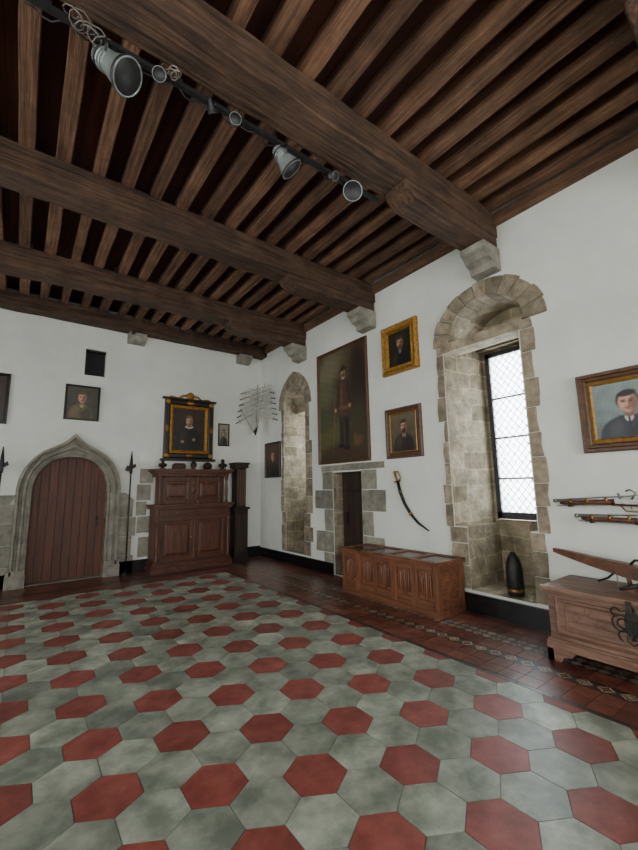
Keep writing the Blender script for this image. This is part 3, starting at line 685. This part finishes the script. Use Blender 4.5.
# ---------------- shell ----------------
m=MB(); m.lathe([(.07,0),(.085,.01),(.09,.03),(.09,.27),(.082,.34),(.062,.41),(.036,.455),(.03,.46),(.026,.48),(.0,.485)],(4.60,2.44,.24),(0,0,1),'iron',24,.4)
m.lathe([(.092,0),(.093,.005),(.093,.025),(.092,.03)],(4.60,2.44,.29),(0,0,1),'brass',24); m.obj('artillery_shell')
# ---------------- linenfold chest ----------------
c=MB(); X0c,X1c,Y0c,Y1c=3.88,4.40,2.97,4.62
c.box(X0c+.03,X1c,Y0c+.02,Y1c-.02,.06,.57,'chest_wood')
c.box(X0c-.005,X1c,Y0c-.01,Y1c+.01,.0,.07,'chest_wood'); c.box(X0c,X1c,Y0c,Y1c,.07,.10,'chest_wood')
c.box(X0c-.03,X1c+.01,Y0c-.03,Y1c+.03,.57,.60,'chest_wood',.7)
nP=4; Lp=(Y1c-Y0c+.06)/nP
for k in range(nP):
    y0=Y0c-.03+k*Lp; c.box(X0c+.07,X1c-.06,y0+.05,y0+Lp-.05,.60,.603,'chest_dark')
for k in range(nP+1):
    y0=Y0c-.03+k*Lp; ya,yb_=max(y0-.045,Y0c-.03),min(y0+.045,Y1c+.03); c.box(X0c-.03,X1c+.01,ya,yb_,.60,.615,'chest_wood')
c.box(X0c-.03,X0c+.06,Y0c-.03,Y1c+.03,.60,.6155,'chest_wood'); c.box(X1c-.06,X1c+.01,Y0c-.03,Y1c+.03,.60,.6155,'chest_wood')
nF=5; Lf=(Y1c-Y0c)/nF
c.box(X0c,X0c+.03,Y0c,Y1c,.49,.57,'chest_wood'); c.box(X0c,X0c+.03,Y0c,Y1c,.10,.17,'chest_wood')
for k in range(nF+1):
    y=Y0c+k*Lf; ya,yb_=max(y-.045,Y0c),min(y+.045,Y1c); c.box(X0c-.002,X0c+.032,ya,yb_,.08,.57,'chest_wood_v')
for k in range(nF):
    ym=Y0c+(k+.5)*Lf
    for q in range(-3,4):
        hh=.13-.018*abs(q); r=.016 if q%2==0 else .010
        c.tube([(X0c+.026,ym+q*.032,.33-hh-.02),(X0c+.026,ym+q*.032,.33+hh+.02)],r,'chest_wood_v',8)
c.box(X0c,X1c,Y0c-.002,Y0c+.02,.49,.57,'chest_wood'); c.box(X0c,X1c,Y0c-.002,Y0c+.02,.10,.17,'chest_wood')
for x in (X0c,X1c-.08): c.box(x,x+.08,Y0c-.004,Y0c+.02,.08,.57,'chest_wood_v')
c.box(X0c,X0c+.07,Y0c-.012,Y0c+.06,0,.57,'chest_wood_v'); 
c.obj('linenfold_chest',bevel=.004)
# ---------------- carved chest ----------------
c=MB(); X0c,X1c,Y0c,Y1c=3.78,4.38,.30,1.74
c.box(X0c+.01,X1c,Y0c+.01,Y1c-.01,.12,.56,'trunk_wood',.5)
c.box(X0c-.02,X1c,Y0c-.02,Y1c+.02,.10,.16,'trunk_wood',.7); c.box(X0c-.01,X1c,Y0c-.01,Y1c+.01,.16,.18,'trunk_wood',.2)
c.box(X0c-.03,X1c+.01,Y0c-.03,Y1c+.03,.575,.605,'trunk_wood',.8); c.box(X0c-.015,X1c,Y0c-.015,Y1c+.015,.555,.575,'trunk_wood',.3)
for (yy,sg) in ((Y1c,-1),(Y0c,1)):
    for xx in (X0c-.02,X1c-.06):
        c.prism([(yy-sg*.02,.10),(yy+sg*.20,.10),(yy+sg*.17,.06),(yy+sg*.10,.045),(yy+sg*.08,0),(yy-sg*.02,0)],xx,xx+.06,'trunk_wood',.5,'wuv')
    c.prism([(X0c-.02,.10),(X0c+.2,.10),(X0c+.15,.05),(X0c+.06,0),(X0c-.02,0)],yy-.03 if sg<0 else yy-.02,yy+.02 if sg<0 else yy+.03,'trunk_wood',.5,'uwv')
MC=Matrix(((0,0,-1,X0c+.01),(-1,0,0,0),(0,1,0,0),(0,0,0,1))); c.M=MC
c.frame(-1.68,-.36,.21,.53,[(0,0),(.0,.006),(.012,.012),(.024,.0)],'trunk_wood',.2)
c.frame(-1.60,-.44,.25,.49,[(0,0),(.006,.006),(.012,.0)],'trunk_wood',.15)
for k in range(5): c.box(-1.73,-1.69,.20+k*.07,.235+k*.07,0,.002,'trunk_wood',.05)
for k in range(4):
    u_=-1.52+k*.09
    c.tube([(u_+.035*math.cos(t*.6)*(1-t/14),.37+(.07 if k%2 else -.0)+.05*math.sin(t*.6)*(1-t/14),.002) for t in range(12)],.003,'chest_wood',5)
cy=-1.13
for sg in (-1,1):
    for (r,ccx,ccz,t0,t1) in ((.06,.07,.42,-2.4,2.2),(.035,.06,.42,-2,2.6),(.045,.05,.33,-1,3.6),(.03,.10,.50,-2,3)):
        c.tube([(cy+sg*(ccx+r*math.cos(t0+(t1-t0)*q/12)),ccz+r*math.sin(t0+(t1-t0)*q/12),.01) for q in range(13)],.006,'iron',6)
c.prism([(cy-.04,.34),(cy+.04,.34),(cy+.05,.44),(cy+.03,.53),(cy-.03,.53),(cy-.05,.44)],0,.01,'iron',.5)
c.tube([(cy-.03,.36,.02),(cy-.035,.31,.03),(cy,.28,.03),(cy+.035,.31,.03),(cy+.03,.36,.02)],.007,'iron',6)
c.box(cy-.02,cy+.02,.52,.60,0,.045,'iron')
c.obj('carved_wooden_chest',bevel=.004)
# ---------------- crossbow on chest ----------------
m=MB()
def Lp_(t,dz=0,dx=0): return (4.16+dx-.06*t,1.80-.95*t,.86-.16*t+dz)
st=[Lp_(0),Lp_(.12,.0),Lp_(.35,-.005),Lp_(.6,-.0),Lp_(.8,0),Lp_(1.0,-.01)]
vs=[];hs=[(.016,.018),(.026,.030),(.036,.042),(.045,.056),(.044,.056),(.034,.045)]
for p,(a,b_) in zip(st,hs): vs+=[(p[0]-a,p[1],p[2]-b_),(p[0]+a,p[1],p[2]-b_),(p[0]+a,p[1],p[2]+b_),(p[0]-a,p[1],p[2]+b_)]
fs=[(q*4+k,q*4+(k+1)%4,(q+1)*4+(k+1)%4,(q+1)*4+k) for q in range(5) for k in range(4)]+[(3,2,1,0),(20,21,22,23)]
m.add(vs,fs,'gun_wood',.4)
bow=[]
for q in range(-8,9):
    a=q/8; bow.append((4.08+.24*a,1.04+.16*a*a,.71-.05*(a*a)))
m.tube(bow,[.013+.014*(1-abs(q)/8) for q in range(-8,9)],'iron',8)
m.tube([bow[0],(4.12,1.3,.76),bow[-1]],.004,'cable',5)
m.tube([Lp_(.55,-.03),(4.12,1.32,.72),(4.12,1.36,.68),(4.12,1.44,.64)],.009,'iron',6)
m.tube([(4.11,1.06,.68),(4.11,1.0,.64),(4.11,.93,.64),(4.11,.92,.68)],.014,'iron',8)
m.tube([(4.12,1.22,.74),(4.10,1.20,.632)],.018,'gun_wood',8); m.box(4.02,4.2,1.16,1.24,.6075,.635,'gun_wood')
m.tube([Lp_(.62,.03),Lp_(.68,.10),Lp_(.74,.11)],.010,'iron',6)
m.obj('crossbow')
# ---------------- track lights ----------------
p=bpy.data.objects.new('track_lighting',None); bpy.context.collection.objects.link(p)
m=MB(); ty=2.56
m.box(-.2,2.75,ty-.018,ty+.018,4.405,4.44,'lamp_black')
for xx in (-.1,.7,1.5,2.3): m.box(xx,xx+.03,ty-.012,ty+.012,4.44,4.47,'lamp_black')
m.obj('track',parent=p)
m=MB(); pts=[]
for q in range(60):
    xx=-.2+2.7*q/59; pts.append((xx,ty+.03+.02*math.sin(q*.9),4.40+.02*math.sin(q*1.7)))
m.tube(pts,.006,'lamp_black',6)
lp=[]
for q in range(50):
    a=q*.75; lp.append((.02+.004*q+.05*math.cos(a),2.5+.05*math.sin(a)+.0,4.42-.002*q+.03*math.sin(a*.7)))
m.tube(lp,.0045,'cable',6)
lp=[(.62+.0+.03*math.cos(q*.8)+.002*q,2.48+.04*math.sin(q*.8),4.40+.02*math.cos(q*.5)) for q in range(30)]
m.tube(lp,.004,'cable',6)
m.obj('cables',parent=p)
def spot(name,pos,dr,r,L,mt='lamp_metal'):
    m=MB(); pos=Vector(pos); dr=Vector(dr).normalized()
    m.lathe([(r*.35,-L*.55),(r*.5,-L*.5),(r*.55,-L*.15),(r*.8,L*.15),(r,L*.4),(r*1.04,L*.42),(r*1.04,L*.5),(r*.95,L*.5),(r*.9,L*.40),(r*.4,L*.2)],pos,dr,mt,24,.5)
    m.lathe([(r*.92,L*.44),(r*.5,L*.46),(.001,L*.47)],pos,dr,'lamp_glass',24,.5)
    m.lathe([(r*1.05,L*.41),(r*1.07,L*.43),(r*1.07,L*.47),(r*1.05,L*.49)],pos,dr,'lamp_black',24,.5)
    sd=dr.cross(Vector((0,0,1))).normalized()
    top=Vector((pos.x,ty,4.405))
    for sg in (1,-1): m.tube([tuple(pos+sd*sg*r*.9),tuple(pos+sd*sg*r*.9+Vector((0,0,r*.9))),tuple(top+Vector((0,0,-.03)))],.007,'lamp_black',6)
    m.tube([tuple(top+Vector((0,0,-.05))),tuple(top+Vector((0,0,.0)))],.018,'lamp_black',10)
    if r>.06:
        for k in range(4): m.lathe([(r*.56,-L*.4+k*L*.09),(r*.66,-L*.38+k*L*.09),(r*.56,-L*.36+k*L*.09)],pos,dr,'lamp_black' if k==0 else mt,20,.4)
    m.obj(name,parent=p)
spot('spot_1',(.28,2.53,4.24),(.6,-.45,-.65),.11,.27)
spot('spot_2',(.56,2.5,4.33),(-.3,-.8,-.5),.045,.08)
spot('spot_3',(.93,2.5,4.33),(.5,.5,-.7),.035,.09,'lamp_black')
spot('spot_4',(1.12,2.5,4.32),(-.2,-.9,-.3),.045,.08)
spot('spot_5',(1.60,2.54,4.27),(.6,-.2,-.75),.095,.21)
spot('spot_6',(2.10,2.5,4.34),(.2,-.8,-.5),.04,.08)
spot('spot_7',(2.34,2.5,4.28),(-.55,-.75,-.35),.09,.11)
# ---------------- lights ----------------
W=bpy.data.worlds.new('sky'); bpy.context.scene.world=W; W.use_nodes=True
bg=W.node_tree.nodes['Background']; bg.inputs[0].default_value=(0.86,0.93,1.0,1); bg.inputs[1].default_value=5.0
def area(name,loc,rot,sx,sy,e,col=(1.0,0.98,0.935)):
    l=bpy.data.lights.new(name,'AREA'); l.shape='RECTANGLE'; l.size=sx; l.size_y=sy; l.energy=e; l.color=col
    o=bpy.data.objects.new(name,l); o.location=loc; o.rotation_euler=rot; bpy.context.collection.objects.link(o)
H=math.pi/2
for k,(a,b) in enumerate(LW): area('daylight_left_%d'%k,(XL-.55,(a+b)/2,2.25),(0,-H,0),2.5,b-a,[150,105,50][k])
for k,(a,b) in enumerate(RW): area('daylight_rear_%d'%k,((a+b)/2,YR-.55,2.3),(H,0,0),b-a,2.6,180)
area('daylight_window_1',(5.75,2.62,2.2),(0,H,0),2.6,1.0,200,(.97,.985,1))
area('daylight_window_2',(5.75,6.72,2.4),(0,H,0),2.0,.7,110,(.97,.985,1))
# ---------------- camera ----------------
Yc=Vector((-301,-67,395)).normalized(); Xc=Vector((526,-52,395)).normalized()
Xc=(Xc-Yc*Xc.dot(Yc)).normalized(); Zc=-Xc.cross(Yc)
right=Vector((Xc.x,Yc.x,Zc.x)); up=Vector((Xc.y,Yc.y,Zc.y)); fwd=Vector((Xc.z,Yc.z,Zc.z))
cam=bpy.data.cameras.new('camera'); co=bpy.data.objects.new('camera',cam); bpy.context.collection.objects.link(co)
M=Matrix((( right.x,up.x,-fwd.x,0),(right.y,up.y,-fwd.y,0),(right.z,up.z,-fwd.z,1.5),(0,0,0,1)))
co.matrix_world=M
cam.sensor_fit='VERTICAL'; cam.sensor_height=36; cam.lens=395/850*36; cam.clip_start=.05
bpy.context.scene.camera=co
